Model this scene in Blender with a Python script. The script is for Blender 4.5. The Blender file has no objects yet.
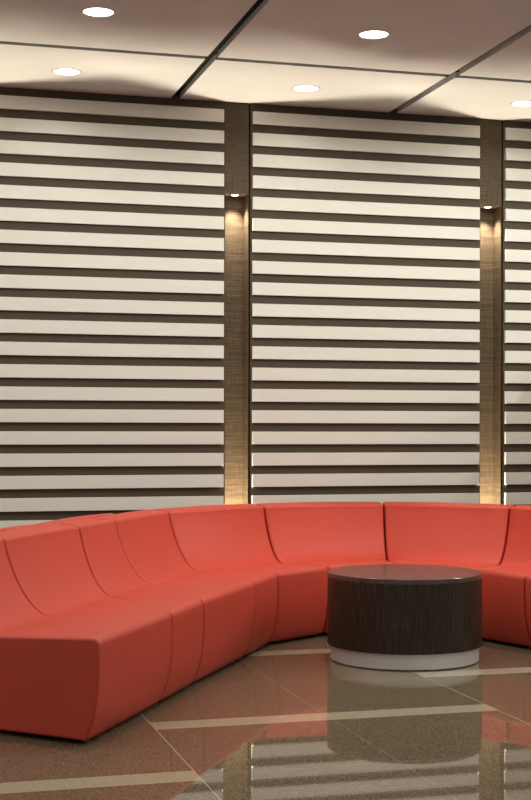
import bpy, bmesh, math, random
from mathutils import Vector, Matrix
random.seed(4)
sc = bpy.context.scene
C = sc.collection
R = math.radians

# ------------------------------------------------------------------ helpers
def link(name, me, parent=None, mat=None):
    o = bpy.data.objects.new(name, me); C.objects.link(o)
    if parent is not None: o.parent = parent
    if mat is not None:
        me.materials.clear(); me.materials.append(mat)
    return o
def tag(o, label=None, cat=None, group=None, kind=None):
    if label: o['label'] = label
    if cat: o['category'] = cat
    if group: o['group'] = group
    if kind: o['kind'] = kind
    return o
def empty(name, loc=(0, 0, 0), rz=0):
    o = bpy.data.objects.new(name, None); C.objects.link(o)
    o.empty_display_size = .1
    o.location = loc; o.rotation_euler = (0, 0, rz); return o
def box(bm, x0, y0, z0, x1, y1, z1):
    vs = [bm.verts.new((x, y, z)) for x in (x0, x1) for y in (y0, y1) for z in (z0, z1)]
    for f in ((0,1,3,2),(4,6,7,5),(0,4,5,1),(2,3,7,6),(0,2,6,4),(1,5,7,3)):
        bm.faces.new([vs[i] for i in f])
def mesh(bm, name, smooth=False, bevel=0):
    if bevel:
        bmesh.ops.bevel(bm, geom=bm.edges[:], offset=bevel, segments=2, affect='EDGES', profile=.5)
    bmesh.ops.recalc_face_normals(bm, faces=bm.faces[:])
    me = bpy.data.meshes.new(name); bm.to_mesh(me); bm.free()
    if smooth:
        me.polygons.foreach_set('use_smooth', [True]*len(me.polygons))
    return me
def boxes(name, lst, mat, parent=None, bevel=0):
    bm = bmesh.new()
    for b in lst: box(bm, *b)
    return link(name, mesh(bm, name, bevel=bevel), parent, mat)
def lathe(name, prof, mat, parent=None, seg=96, hard=True, loc=(0, 0, 0)):
    """profile of (r, z); r=0 closes with a pole"""
    bm = bmesh.new(); rings = []
    for r, z in prof:
        if r < 1e-6: rings.append([bm.verts.new((0, 0, z))])
        else: rings.append([bm.verts.new((r*math.cos(2*math.pi*i/seg), r*math.sin(2*math.pi*i/seg), z)) for i in range(seg)])
    for a, b in zip(rings, rings[1:]):
        for i in range(seg):
            j = (i+1) % seg
            if len(a) == 1 and len(b) == 1: continue
            if len(a) == 1: bm.faces.new((a[0], b[i], b[j]))
            elif len(b) == 1: bm.faces.new((a[i], b[0], a[j]))
            else: bm.faces.new((a[i], b[i], b[j], a[j]))
    me = mesh(bm, name, smooth=True)
    if hard: me.set_sharp_from_angle(angle=R(35))
    o = link(name, me, parent, mat); o.location = loc
    return o

# ------------------------------------------------------------------ materials
class NT:
    def __init__(s, name):
        s.m = bpy.data.materials.new(name); s.m.use_nodes = True
        s.t = s.m.node_tree; s.b = s.t.nodes['Principled BSDF']
    def n(s, typ, **kw):
        nd = s.t.nodes.new(typ)
        for k, v in kw.items():
            if k in nd.inputs: nd.inputs[k].default_value = v
            else: setattr(nd, k, v)
        return nd
    def l(s, a, b): s.t.links.new(a, b)
    def math(s, op, a, b=None, c=None):
        nd = s.t.nodes.new('ShaderNodeMath'); nd.operation = op
        for i, v in enumerate((a, b, c)):
            if v is None: continue
            if isinstance(v, (int, float)): nd.inputs[i].default_value = v
            else: s.l(v, nd.inputs[i])
        return nd.outputs[0]
    def coords(s, scale=(1, 1, 1)):
        tc = s.n('ShaderNodeTexCoord'); mp = s.n('ShaderNodeMapping')
        mp.inputs['Scale'].default_value = scale
        s.l(tc.outputs['Object'], mp.inputs[0]); return mp.outputs[0]
    def noise(s, vec, scale, detail=3, rough=.5):
        nd = s.n('ShaderNodeTexNoise'); nd.inputs['Scale'].default_value = scale
        nd.inputs['Detail'].default_value = detail; nd.inputs['Roughness'].default_value = rough
        s.l(vec, nd.inputs['Vector']); return nd.outputs[0]
    def ramp(s, fac, stops):
        nd = s.n('ShaderNodeValToRGB'); e = nd.color_ramp.elements
        while len(e) < len(stops): e.new(.5)
        for el, (p, c) in zip(e, stops): el.position = p; el.color = (*c, 1)
        s.l(fac, nd.inputs[0]); return nd.outputs[0]
    def mix(s, fac, a, b):
        nd = s.n('ShaderNodeMix'); nd.data_type = 'RGBA'
        for i, v in ((0, fac), (6, a), (7, b)):
            if isinstance(v, (int, float)): nd.inputs[i].default_value = v
            elif isinstance(v, tuple): nd.inputs[i].default_value = (*v, 1)
            else: s.l(v, nd.inputs[i])
        return nd.outputs[2]
    def bump(s, h, strength, dist=.01):
        nd = s.n('ShaderNodeBump'); nd.inputs['Strength'].default_value = strength
        nd.inputs['Distance'].default_value = dist
        s.l(h, nd.inputs['Height']); s.l(nd.outputs[0], s.b.inputs['Normal']); return nd
    def col(s, c):
        if isinstance(c, tuple): s.b.inputs['Base Color'].default_value = (*c, 1)
        else: s.l(c, s.b.inputs['Base Color'])
    def set(s, **kw):
        for k, v in kw.items(): s.b.inputs[k].default_value = v
        return s

def m_vinyl(name, c, rough=.47):
    t = NT(name); v = t.coords()
    f = t.noise(v, 3.0, 3)
    t.col(t.ramp(f, [(.3, tuple(k*.94 for k in c)), (.7, c)]))
    g = t.noise(v, 900, 2); w = t.noise(v, 5, 2)
    h = t.math('ADD', t.math('MULTIPLY', g, .05), t.math('MULTIPLY', w, .8))
    t.bump(h, .35, .012)
    t.set(Roughness=rough); t.b.inputs['Specular IOR Level'].default_value = .3
    return t.m
RED = (.54, .062, .037)
M_RED = m_vinyl('coral_red_vinyl', RED)
M_PIPE = m_vinyl('coral_red_piping', (.34, .032, .02), .5)

def m_plain(name, c, rough=.6, metal=0, bump=None, spec=.5):
    t = NT(name); v = t.coords(); f = t.noise(v, 4, 3)
    t.col(t.ramp(f, [(.3, tuple(k*.95 for k in c)), (.7, c)]))
    t.set(Roughness=rough, Metallic=metal)
    t.b.inputs['Specular IOR Level'].default_value = spec
    if bump: t.bump(t.noise(v, bump[0], 2), bump[1], .002)
    return t.m
M_CEIL = m_plain('painted_ceiling_panel', (.62, .645, .655), .85)
M_BLACK = m_plain('black_metal_joint', (.008, .0075, .0065), .7, spec=.15)
M_BACK = m_plain('dark_brown_laminate', (.066, .049, .032), .6, bump=(60, .1), spec=.2)
M_FOOT = m_plain('dark_plastic_glide', (.03, .03, .03), .4)
M_CHROME = m_plain('chrome_glide', (.6, .6, .58), .25, 1)
M_TRIM = m_plain('white_trim_ring', (.6, .57, .52), .4)
M_PARTITION = m_plain('shadow_partition_paint', (.22, .19, .16), .8)

def m_slat():
    t = NT('cream_slat_laminate'); v = t.coords((1.2, 1, 90))
    f = t.noise(v, 3, 3, .6)
    t.col(t.ramp(f, [(.25, (.60, .592, .54)), (.75, (.67, .662, .61))]))
    t.set(Roughness=.5); t.bump(f, .06, .002); return t.m
M_SLAT = m_slat()

def m_weave():
    t = NT('bronze_grasscloth'); v = t.coords((2, 2, 160))
    f = t.noise(v, 2.2, 4, .65)
    v2 = t.coords((120, 120, 3)); g = t.noise(v2, 2, 2)
    h = t.math('ADD', t.math('MULTIPLY', f, .75), t.math('MULTIPLY', g, .25))
    t.col(t.ramp(h, [(.32, (.028, .019, .010)), (.5, (.072, .050, .028)), (.66, (.16, .117, .070))]))
    t.set(Roughness=.6); t.b.inputs['Specular IOR Level'].default_value = .2; t.bump(h, .25, .003); return t.m
M_WEAVE = m_weave()

def m_wood():
    t = NT('dark_wenge_veneer')
    tc = t.n('ShaderNodeTexCoord'); sp = t.n('ShaderNodeSeparateXYZ'); t.l(tc.outputs['Object'], sp.inputs[0])
    ang = t.math('ARCTAN2', sp.outputs[1], sp.outputs[0])
    cb = t.n('ShaderNodeCombineXYZ')
    t.l(t.math('MULTIPLY', ang, 26), cb.inputs[0]); t.l(t.math('MULTIPLY', sp.outputs[2], 1.6), cb.inputs[1])
    f = t.noise(cb.outputs[0], 3.2, 5, .7)
    t.col(t.ramp(f, [(.3, (.010, .007, .005)), (.5, (.028, .018, .012)), (.72, (.075, .05, .034))]))
    t.set(Roughness=.38); t.b.inputs['Specular IOR Level'].default_value = .25; t.bump(f, .08, .002); return t.m
M_WOOD = m_wood()
def m_top():
    t = NT('dark_wenge_top'); v = t.coords((1.5, 30, 1)); f = t.noise(v, 2.5, 4, .65)
    t.col(t.ramp(f, [(.3, (.055, .034, .025)), (.7, (.10, .065, .05))]))
    t.set(Roughness=.22); return t.m
M_TOP = m_top()
def m_alu():
    t = NT('brushed_aluminium'); v = t.coords((1, 1, 120)); f = t.noise(v, 4, 3)
    t.col(t.ramp(f, [(.3, (.60, .60, .59)), (.7, (.72, .72, .71))]))
    t.set(Roughness=.5, Metallic=.45); t.bump(f, .05, .001); return t.m
M_ALU = m_alu()

def m_emit(name, c, s):
    t = NT(name); t.col(c); t.b.inputs['Emission Color'].default_value = (*c, 1)
    t.b.inputs['Emission Strength'].default_value = s; return t.m
M_GLOW = m_emit('lit_lamp_glass', (1, .95, .86), 6)
M_GLOWW = m_emit('lit_warm_lamp_glass', (1, .86, .62), 7)

def m_floor():
    t = NT('polished_granite_slabs')
    tc = t.n('ShaderNodeTexCoord'); sp = t.n('ShaderNodeSeparateXYZ'); t.l(tc.outputs['Object'], sp.inputs[0])
    X, Y = sp.outputs[0], sp.outputs[1]
    W = 1.74; X0 = 1.255
    cx = t.math('DIVIDE', t.math('SUBTRACT', X, X0), W)
    col = t.math('FLOOR', cx)                       # column number
    par = t.math('FLOORED_MODULO', col, 2.0)        # 0 for the column right of X0
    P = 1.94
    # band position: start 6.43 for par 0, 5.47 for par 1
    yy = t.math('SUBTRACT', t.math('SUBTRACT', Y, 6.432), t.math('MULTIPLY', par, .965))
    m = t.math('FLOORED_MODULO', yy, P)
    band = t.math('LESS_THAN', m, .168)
    def line(val, period, off, half):
        d = t.math('FLOORED_MODULO', t.math('SUBTRACT', val, off - period/2), period)
        return t.math('LESS_THAN', t.math('ABSOLUTE', t.math('SUBTRACT', d, period/2)), half)
    big = line(X, W, X0, .0026)
    mid = t.math('MULTIPLY', line(X, W, X0+W/2, .0016), t.math('SUBTRACT', 1, t.math('MULTIPLY', band, 1)))
    my = t.math('LESS_THAN', t.math('ABSOLUTE', t.math('SUBTRACT', m, P/2+.08)), .0018)
    joint = t.math('MAXIMUM', mid, my)
    v = t.coords(); s1 = t.noise(v, 170, 2, .6); s2 = t.noise(v, 55, 3, .6)
    vor = t.n('ShaderNodeTexVoronoi'); vor.inputs['Scale'].default_value = 210; t.l(v, vor.inputs['Vector'])
    sv = t.n('ShaderNodeSeparateColor'); t.l(vor.outputs['Color'], sv.inputs[0])
    k = t.math('ADD', t.math('MULTIPLY', s1, .35), t.math('ADD', t.math('MULTIPLY', s2, .25), t.math('MULTIPLY', sv.outputs[0], .4)))
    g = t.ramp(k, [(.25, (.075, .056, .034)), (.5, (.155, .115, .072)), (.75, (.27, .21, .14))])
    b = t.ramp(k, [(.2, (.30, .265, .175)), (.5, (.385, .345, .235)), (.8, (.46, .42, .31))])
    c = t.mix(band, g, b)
    c = t.mix(t.math('MULTIPLY', joint, .6), c, (.40, .33, .24))
    c = t.mix(big, c, (.42, .38, .30))
    t.col(c)
    t.l(t.math('ADD', .018, t.math('MULTIPLY', s1, .02)), t.b.inputs['Roughness'])
    t.b.inputs['IOR'].default_value = 1.52
    return t.m
M_FLOOR = m_floor()

# ------------------------------------------------------------------ room shell   (x along the back wall, y towards it)
WY = 10.18; CZ = 3.857
XL, XR, YF = -6.0, 11.0, -4.0
def struct(o): o['kind'] = 'structure'; return o
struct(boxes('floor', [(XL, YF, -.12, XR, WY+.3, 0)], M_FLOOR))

struct(boxes('wall_back', [(XL, WY+.18, 0, XR, WY+.3, 4.1)], M_BACK))
# ceiling: dark slab with light panels hung below it, open joints between
ceil = struct(boxes('ceiling', [(XL, YF, CZ+.045, XR, WY+.18, 4.1)], M_BLACK))
xj = [XL] + [2.125 + 1.718*i for i in range(-4, 6)] + [XR]
yj = [YF, -2.42, .438, 3.295, 6.15, 9.012, WY+.17]
LR = .098
light_xy = []
lx = [1.25 + 1.7175*i for i in range(-4, 6)]
ly = [9.628 - 1.4285*i for i in range(0, 9)]
for a, b in zip(xj, xj[1:]):
    for c, d in zip(yj, yj[1:]):
        bm = bmesh.new(); g = .034
        x0, y0, x1, y1 = a+g, c+g, b-g, d-(g if d < WY else 0)
        holes = [(px, py) for px in lx for py in ly if x0+.12 < px < x1-.12 and y0+.12 < py < y1-.12]
        # plate split into strips so that each lamp gets a round hole
        cuts = sorted(holes, key=lambda q: q[1])
        if not cuts:
            box(bm, x0, y0, CZ, x1, y1, CZ+.04)
        else:
            ys = [y0] + [(p[1]+q[1])/2 for p, q in zip(cuts, cuts[1:])] + [y1]
            for (px, py), ya, yb in zip(cuts, ys, ys[1:]):
                N = 48; inn = []; out = []; inn2 = []
                for i in range(N):
                    t = 2*math.pi*i/N; cx, sy = math.cos(t), math.sin(t)
                    k = min(((x1-px) if cx > 0 else (px-x0))/max(abs(cx), 1e-6), ((yb-py) if sy > 0 else (py-ya))/max(abs(sy), 1e-6))
                    inn.append(bm.verts.new((px+(LR-.004)*cx, py+(LR-.004)*sy, CZ)))
                    inn2.append(bm.verts.new((px+(LR-.004)*cx, py+(LR-.004)*sy, CZ+.04)))
                    out.append(bm.verts.new((px+k*cx, py+k*sy, CZ)))
                corners = [(x1, yb), (x0, yb), (x0, ya), (x1, ya)]
                for i in range(N):
                    j = (i+1) % N
                    vs = [inn[i], out[i]]
                    ta, tb = 2*math.pi*i/N, 2*math.pi*(i+1)/N
                    for (qx, qy) in corners:
                        tq = math.atan2(qy-py, qx-px) % (2*math.pi)
                        if ta+1e-6 < tq < tb-1e-6: vs.append(bm.verts.new((qx, qy, CZ)))
                    vs += [out[j], inn[j]]
                    bm.faces.new(vs); bm.faces.new((inn[i], inn[j], inn2[j], inn2[i]))
            # outer rim
            rim = [(x0, y0), (x1, y0), (x1, y1), (x0, y1)]
            lo = [bm.verts.new((*q, CZ)) for q in rim]; hi = [bm.verts.new((*q, CZ+.04)) for q in rim]
            for i in range(4): bm.faces.new((lo[i], lo[(i+1) % 4], hi[(i+1) % 4], hi[i]))
        for f in bm.faces: pass
        me = bpy.data.meshes.new('ceiling_panel'); bm.to_mesh(me); bm.free()
        link('ceiling_panel', me, ceil, M_CEIL)

# ------------------------------------------------------------------ slat panels and niches on the back wall
def slat_panel(x0, x1, label):
    t = empty('slatted_wall_panel', ((x0+x1)/2, WY, 0)); tag(t, label, 'wall panel', 'slatted wall panels')
    hw = (x1-x0)/2
    boxes('backing_board', [(-hw-.014, 0, 0, hw+.014, .175, CZ+.03)], M_BACK, t)
    bm = bmesh.new()
    for k in range(24):
        zt = 3.794 - .1604*k; zb = zt - .0952
        if zb < .05: break
        box(bm, -hw, -.024, zb, hw, .002, zt)
    me = mesh(bm, 'slats', bevel=.0012); link('slats', me, t, M_SLAT)
P0 = .646; PW = 1.847; PP = 2.07
slat_panel(P0-PP, P0-PP+PW, 'slatted cream and brown wall panel beyond the left edge of the photo')
slat_panel(P0, P0+PW, 'slatted cream and brown wall panel left of both lit niches')
slat_panel(P0+PP, P0+PP+PW, 'slatted cream and brown wall panel between the two lit niches')
slat_panel(P0+2*PP, P0+2*PP+PW, 'slatted cream and brown wall panel right of the right niche, cut by the frame')

NZT = 3.177; NZB = .28
def niche(x0, x1, label, lab_top, lab_bot, vis=True):
    t = empty('lit_wall_niche', ((x0+x1)/2, WY, 0)); tag(t, label, 'wall niche', 'lit wall niches')
    h = (x1-x0)/2
    boxes('header_panel', [(-h, .004, NZT+.012, h, .17, CZ+.03)], M_WEAVE, t)
    boxes('back_panel', [(-h, .15, NZB, h, .17, NZT+.02)], M_WEAVE, t)
    boxes('side_panel', [(-h, .004, NZB, -h+.004, .15, NZT)], M_WEAVE, t)
    boxes('side_panel', [(h-.004, .004, NZB, h, .15, NZT)], M_WEAVE, t)
    boxes('soffit', [(-h, .002, NZT, h, .15, NZT+.012)], M_WEAVE, t)
    boxes('base_panel', [(-h, .004, 0, h, .17, NZB)], M_BACK, t)
    for up, z, lab in ((0, NZT, lab_top), (1, NZB, lab_bot)):
        s = 1 if up else -1
        L = empty('niche_spotlight', ((x0+x1)/2, WY+(.040 if up else .06), z)); tag(L, lab, 'spotlight', 'niche spotlights')
        lathe('trim_ring', [(.030, 0), (.038, 0), (.038, s*.004), (.030, s*.007), (.030, 0)], M_CHROME, L, 32)
        lathe('lamp_lens', [(0, s*.012), (.018, s*.010), (.029, s*.003), (.029, 0)], M_GLOWW, L, 32)
        ld = bpy.data.lights.new('niche_lamp', 'SPOT'); ld.energy = 62 if not up else 600
        ld.color = (1, .84, .62) if up else (1, .88, .73); ld.spot_size = R(64 if up else 92); ld.spot_blend = 1; ld.shadow_soft_size = .022 if up else .012
        lo = bpy.data.objects.new('niche_lamp', ld); C.objects.link(lo); lo.parent = L
        lo.location = (0, 0, s*.02); lo.rotation_euler = (math.pi if up else 0, 0, 0)
niche(2.505, 2.691, 'tall narrow lit niche in the wall, left of the two', 'spotlight in the top of the left niche, above its bronze weave', 'uplight at the foot of the left niche behind the sofa')
niche(.436, .624, 'tall narrow lit niche just beyond the left edge of the photo', 'spotlight in the top of the niche beyond the left edge', 'uplight at the foot of the niche beyond the left edge')
niche(4.575, 4.760, 'tall narrow lit niche in the wall, right of the two', 'spotlight in the top of the right niche, above its bronze weave', 'uplight at the foot of the right niche behind the sofa')
struct(boxes('shadow_partition', [(5.13, 9.0, 0, 5.21, WY, 1.98)], M_PARTITION))  # unseen low partition, added to cast the shadow on the right slat panel
struct(boxes('trim_2', [(P0+2*PP+PW+.015, WY, 0, P0+2*PP+PW+.22, WY+.17, CZ+.03)], M_WEAVE))

# ------------------------------------------------------------------ downlights
LAB = {(1.25, 0): 'round ceiling downlight nearest the wall, above the left slatted panel',
       (1.25, 1): 'round ceiling downlight at the top left, in the large ceiling panel',
       (2.9675, 0): 'round ceiling downlight nearest the wall, above the middle slatted panel',
       (2.9675, 1): 'round ceiling downlight in the large middle ceiling panel, top centre',
       (4.685, 0): 'round ceiling downlight at the right edge of the photo, near the wall'}
trim0 = lens0 = None
for ix, px in enumerate(lx):
    for iy, py in enumerate(ly):
        key = None
        for (a, b) in LAB:
            if abs(a-px) < .01 and b == iy: key = (a, b)
        L = empty('ceiling_downlight', (px, py, CZ))
        tag(L, LAB[key] if key else 'round ceiling downlight out in the lobby, beyond the picture', 'downlight', 'ceiling downlights' if key else 'downlights beyond the picture')
        if trim0 is None:
            trim0 = lathe('trim_ring', [(.088, .001), (.090, -.003), (.104, -.004), (.107, 0), (.104, .0)], M_TRIM, L, 64)
            lens0 = lathe('lamp_lens', [(0, .003), (.06, .003), (.089, .001)], M_GLOW, L, 64)
        else:
            for src in (trim0, lens0):
                c = src.copy(); C.objects.link(c); c.parent = L
        # light source of the lamp (also for those outside the frame)
        ld = bpy.data.lights.new('downlight_lamp', 'SPOT'); ld.energy = (6, 82, 48, 24, 14, 8, 5, 5, 5)[iy]*(1.3 if px > 4 else (1.0 if px > 1 else .6))
        ld.color = (1, .985, .89); ld.spot_size = R(150 if iy == 0 else 180); ld.spot_blend = .35; ld.shadow_soft_size = .085
        lo = bpy.data.objects.new('downlight_lamp', ld); C.objects.link(lo)
        lo.parent = L; lo.location = (0, 0, -.012)

# ------------------------------------------------------------------ sofa modules
LT = 1.015
SEAM = {'E': ((.932, 6.128), -43.0), 'S0': ((1.433, 6.951), -18.0), 'S1': ((1.705, 7.417), -46.7), 'S2': ((2.214, 8.234), -18.0),
        'S3': ((2.493, 8.701), -46.3), 'S4': ((2.939, 9.000), -74.8), 'S5': ((3.449, 9.021), -103.7), 'S6': ((3.802, 8.621), -133.2),
        'S7': ((3.958, 8.117), -162.2), 'S8': ((4.464, 7.313), -133.5)}
def bez(p0, p1, p2, p3, n):
    o = []
    for i in range(n+1):
        t = i/n; a = (1-t)**3; b = 3*t*(1-t)**2; c = 3*t*t*(1-t); d = t**3
        o.append((a*p0[0]+b*p1[0]+c*p2[0]+d*p3[0], a*p0[1]+b*p1[1]+c*p2[1]+d*p3[1]))
    return o
H = .846
def profile():
    pts = []
    def arc(cx, cz, r, a0, a1, n):
        for i in range(n+1):
            a = R(a0+(a1-a0)*i/n); pts.append((cx+r*math.cos(a), cz+r*math.sin(a)))
    pts.append((.012, .02)); pts.append((.002, .05))
    for i in range(1, 12): pts.append((0, .06+.74*i/12))
    arc(.022, H-.010, .022, 180, 92, 6)
    for i in range(1, 5): pts.append((.022+.125*i/5, H+.012-.012*i/5))
    arc(.152, H-.018, .018, 88, 12, 6)
    pts.extend(bez((.172, H-.03), (.208, .675), (.272, .525), (.362, .472), 20)); pts.extend(bez((.362, .472), (.376, .464), (.39, .455), (.43, .454), 6)[1:]); i_crease = len(pts)-4
    for i in range(1, 18): pts.append((.43+.535*i/18, .454+.027*i/18))
    arc(.989, .447, .035, 88, 4, 8)
    pts.extend(bez((1.025, .43), (1.029, .25), (1.012, .12), (.953, .02), 16)[0:])
    for i in range(1, 16): pts.append((.950-(.950-.02)*i/16, .02))
    return pts, i_crease
PROF, ICR = profile()
NP = len(PROF)
def pnormals(P):
    out = []
    for i in range(len(P)):
        a = P[i-1]; b = P[(i+1) % len(P)]
        dx, dz = b[0]-a[0], b[1]-a[1]; l = math.hypot(dx, dz) or 1
        out.append((-dz/l, dx/l))          # outward for a profile going up the rear and down the front
    return out
PN = pnormals(PROF)
GAP = .0065; E_R = .013
def sofa_module(sa, sb, label, group='coral red sofa modules', name='sofa_module'):
    (ax, ay), aa = sa; (bx, by), ab = sb
    A = Vector((ax, ay)); B = Vector((bx, by))
    DA = Vector((math.cos(R(aa)), math.sin(R(aa)))); DB = Vector((math.cos(R(ab)), math.sin(R(ab))))
    Ra = A-DA*LT; Rb = B-DB*LT
    mid = (Ra+Rb)/2; ang = R((aa+ab)/2)
    root = empty(name, (mid.x, mid.y, 0), ang); tag(root, label, 'sofa', group)
    rot = Matrix.Rotation(-ang, 2)
    def P2(t, v):                           # plan position in the module's own frame
        p = (Ra+DA*t)*(1-v) + (Rb+DB*t)*v
        return rot @ (p-mid)
    def wid(t): return (P2(t, 1)-P2(t, 0)).length
    ds = [0, .0015, .005, .010, .016, .024, .05, .10]      # distances from the seam
    NM = 10
    cols = []
    for d in ds: cols.append(('a', d))
    for i in range(1, NM): cols.append(('m', i/NM))
    for d in reversed(ds): cols.append(('b', d))
    bm = bmesh.new(); grid = []
    for kind, val in cols:
        row = []
        for (t, z), (nx, nz) in zip(PROF, PN):
            w = wid(t)
            if kind == 'a': d = GAP+val; v = d/w; e = val
            elif kind == 'b': d = GAP+val; v = 1-d/w; e = val
            else:
                v0 = (GAP+ds[-1])/w; v = v0+(1-2*v0)*val; e = 1
            off = 0
            if e < E_R: off = E_R*(math.sqrt(max(0, 1-((E_R-e)/E_R)**2))-1)*.7
            off -= .004*math.exp(-max(e if kind != 'm' else min(v, 1-v)*w, 0)/.02)
            if z > .05: off += .005*math.sin(math.pi*v)
            tt = t+nx*off; zz = z+nz*off
            q = P2(tt, v)
            row.append(bm.verts.new((q.x, q.y, max(zz, .018))))
        grid.append(row)
    for a, b in zip(grid, grid[1:]):
        for i in range(NP):
            j = (i+1) % NP
            bm.faces.new((a[i], a[j], b[j], b[i]))
    # side caps
    bm.faces.new(list(reversed(grid[0]))); bm.faces.new(grid[-1])
    capn = {}
    bmesh.ops.recalc_face_normals(bm, faces=bm.faces[:])
    bm.normal_update(); bm.verts.index_update()
    # split into backrest and seat at the crease, sharing the normals of the whole
    nrm = {v.index: v.normal.copy() for v in bm.verts}
    ends = set()
    loc = {v.index: v.co.copy() for v in bm.verts}
    idx = [[v.index for v in row] for row in grid]
    bm.free()
    # surface normals without the caps' pull
    def build(nm, faces, caps, mat):
        used = {}; vs = []; fs = []; ln = []
        def vi(k):
            if k not in used: used[k] = len(vs); vs.append(loc[k])
            return used[k]
        for f in faces: fs.append([vi(k) for k in f]); ln += [fn[k] for k in f]
        for f, n in caps: fs.append([vi(k) for k in f]); ln += [n]*len(f)
        me = bpy.data.meshes.new(nm); me.from_pydata(vs, [], fs)
        me.polygons.foreach_set('use_smooth', [True]*len(fs))
        me.normals_split_custom_set(ln)
        return link(nm, me, root, mat)
    # vertex normals of the skin
    fn = {k: Vector((0, 0, 0)) for k in loc}
    quads = []
    for ci in range(len(idx)-1):
        a, b = idx[ci], idx[ci+1]
        for i in range(NP):
            j = (i+1) % NP; q = (a[i], b[i], b[j], a[j])
            n = (loc[q[2]]-loc[q[0]]).cross(loc[q[3]]-loc[q[1]])
            c = (loc[q[0]]+loc[q[2]])/2
            quads.append((i, q, n))
            for k in q: fn[k] += n
    # orientation test on a top face
    s = [n for i, q, n in quads if loc[q[0]].z > H-.01][0]
    flip = s.z < 0
    for k in fn: fn[k] = (fn[k]*(-1 if flip else 1)).normalized()
    Q = [(i, tuple(reversed(q)) if flip else q) for i, q, n in quads]
    i0 = ICR                              # profile index of the crease
    ibot = NP-12                          # where the underside is divided
    back = [q for i, q in Q if i < i0 or i >= ibot]
    seat = [q for i, q in Q if i0 <= i < ibot]
    def caps(sel):
        out = []
        for row, sgn in ((idx[0], -1), (idx[-1], 1)):
            poly = [row[i] for i in sel]
            n = Vector((0, 0, 0)); pts = [loc[k] for k in poly]
            for p, q in zip(pts, pts[1:]+pts[:1]): n += p.cross(q)
            n.normalize()
            o = Vector((0, sgn, 0))
            if n.dot(o) < 0: poly = list(reversed(poly)); n = -n
            out.append((poly, n))
        return out
    selb = list(range(0, i0+1))+list(range(ibot, NP)); sels = list(range(i0, ibot+1))
    build('backrest', back, caps(selb), M_RED)
    build('seat', seat, caps(sels), M_RED)
    # piping cord along both side edges of the skin
    for kk, col in ((0, idx[0]), (1, idx[-1])):
        path = [loc[col[i]] for i in range(2, NP-17)]
        bm2 = bmesh.new(); rings = []
        n = len(path); r = .0032
        for i, p in enumerate(path):
            tg = (path[min(i+1, n-1)]-path[max(i-1, 0)]).normalized()
            s1 = tg.cross(Vector((0, 1, 0)).cross(tg)).normalized() if abs(tg.y) < .99 else Vector((0, 0, 1))
            s1 = Vector((0, 1, 0)) - tg*tg.y; s1.normalize(); s2 = tg.cross(s1)
            off = -.0035*(1 if kk else -1)
            rings.append([bm2.verts.new(p+s1*(r*math.cos(a)+off)+s2*(r*math.sin(a))) for a in [2*math.pi*j/6 for j in range(6)]])
        for a, b in zip(rings, rings[1:]):
            for j in range(6): bm2.faces.new((a[j], a[(j+1) % 6], b[(j+1) % 6], b[j]))
        bm2.faces.new(rings[0]); bm2.faces.new(rings[-1])
        link('piping', mesh(bm2, 'piping', smooth=True), root, M_PIPE)
    # four low glides
    for t, v in ((.10, .12), (.10, .88), (.915, .10), (.915, .90)):
        q = P2(t, v)
        lathe('foot', [(0, .022), (.014, .022), (.014, .010), (.017, .007), (.017, .0005), (0, .0005)], M_FOOT, root, 20, loc=(q.x, q.y, 0))
    return root

S = SEAM
FRONT = [('E', 'S0', 'coral red vinyl sofa module at the near left end, its dark end face showing'),
         ('S0', 'S1', 'narrow-fronted red sofa module, second from the near left end'),
         ('S1', 'S2', 'wide-fronted red sofa module, third from the near left end, narrow backrest'),
         ('S2', 'S3', 'red sofa module with a wide backrest, fourth from the near left end'),
         ('S3', 'S4', 'red sofa module in the bend, in front of the left lit niche'),
         ('S4', 'S5', 'red sofa module directly behind the left half of the round table'),
         ('S5', 'S6', 'red sofa module behind the right half of the table, before the right niche'),
         ('S6', 'S7', 'red sofa module right of the round table, its front face dark'),
         ('S7', 'S8', 'red sofa module at the far right, only a sliver of its front showing')]
for a, b, lab in FRONT:
    sofa_module(S[a], S[b], lab)
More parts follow.
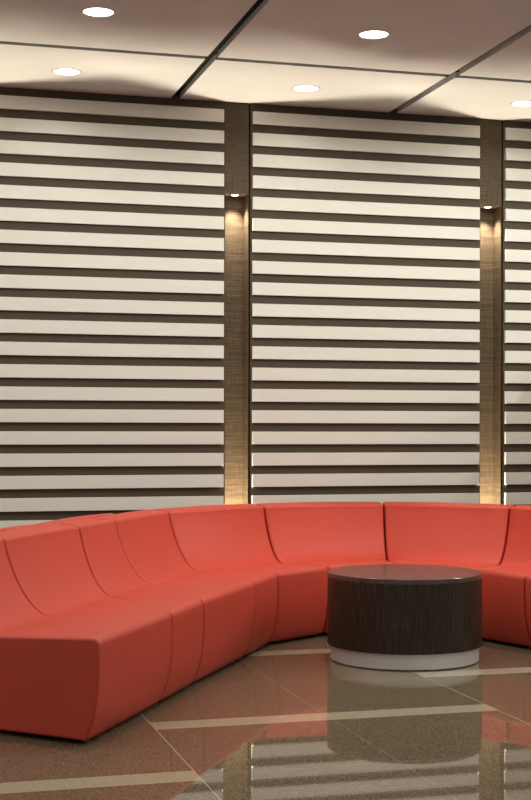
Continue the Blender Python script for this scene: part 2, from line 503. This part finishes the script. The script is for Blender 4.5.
# back-to-back row behind the left wing: only its tops show
def rear(s):
    (x, y), a = s; return Vector((x-math.cos(R(a))*(LT+.012), y-math.sin(R(a))*(LT+.012)))
def back_seam(p, a): return ((p.x+math.cos(R(a))*LT, p.y+math.sin(R(a))*LT), a)
r1 = rear(S['S1'])
d62 = Vector((math.cos(R(61)), math.sin(R(61))))
d57 = Vector((math.cos(R(57.6)), math.sin(R(57.6))))
n_far = back_seam(r1+d62*1.04, 166); n_mid = back_seam(r1, 137.5); n_near = back_seam(r1-d57*.47, 164)
sofa_module(n_far, n_mid, 'farther red module backing onto the left wing, only its top visible')
sofa_module(n_mid, n_near, 'nearer red module backing onto the left wing, at the left edge')

# ------------------------------------------------------------------ round table
T = empty('round_coffee_table', (3.115, 8.040, 0)); tag(T, 'round drum coffee table in dark wood veneer on a silver metal base', 'coffee table')
lathe('tabletop', [(0, .535), (.468, .535), (.472, .531), (.472, .506), (0, .506)], M_TOP, T, 128)
lathe('drum', [(0, .5055), (.4715, .5055), (.4715, .098), (.440, .098), (0, .098)], M_WOOD, T, 128)
lathe('metal_base', [(0, .0975), (.452, .0975), (.452, .007), (.449, .005), (0, .005)], M_ALU, T, 128)
for i in range(6):
    a = R(-88+60*i)
    lathe('foot', [(0, .0048), (.016, .0048), (.018, .0006), (0, .0006)], M_FOOT, T, 20, loc=(.435*math.cos(a), .435*math.sin(a), 0))

# ------------------------------------------------------------------ world, camera, view
w = bpy.data.worlds.new('lobby'); sc.world = w; w.use_nodes = True
w.node_tree.nodes['Background'].inputs[0].default_value = (.92, .9, .86, 1)
w.node_tree.nodes['Background'].inputs[1].default_value = .34
cd = bpy.data.cameras.new('camera'); cam = bpy.data.objects.new('camera', cd); C.objects.link(cam)
cam.location = (0, 0, 1.4); cam.rotation_euler = (R(90), R(-.09), R(-15.5))
cd.sensor_width = 36; cd.lens = 1400/800*36; cd.shift_y = 30/800; cd.clip_end = 60
sc.camera = cam
sc.view_settings.view_transform = 'Standard'; sc.view_settings.look = 'None'
sc.view_settings.gamma = 1; sc.view_settings.exposure = .14
sc.view_settings.use_curve_mapping = False
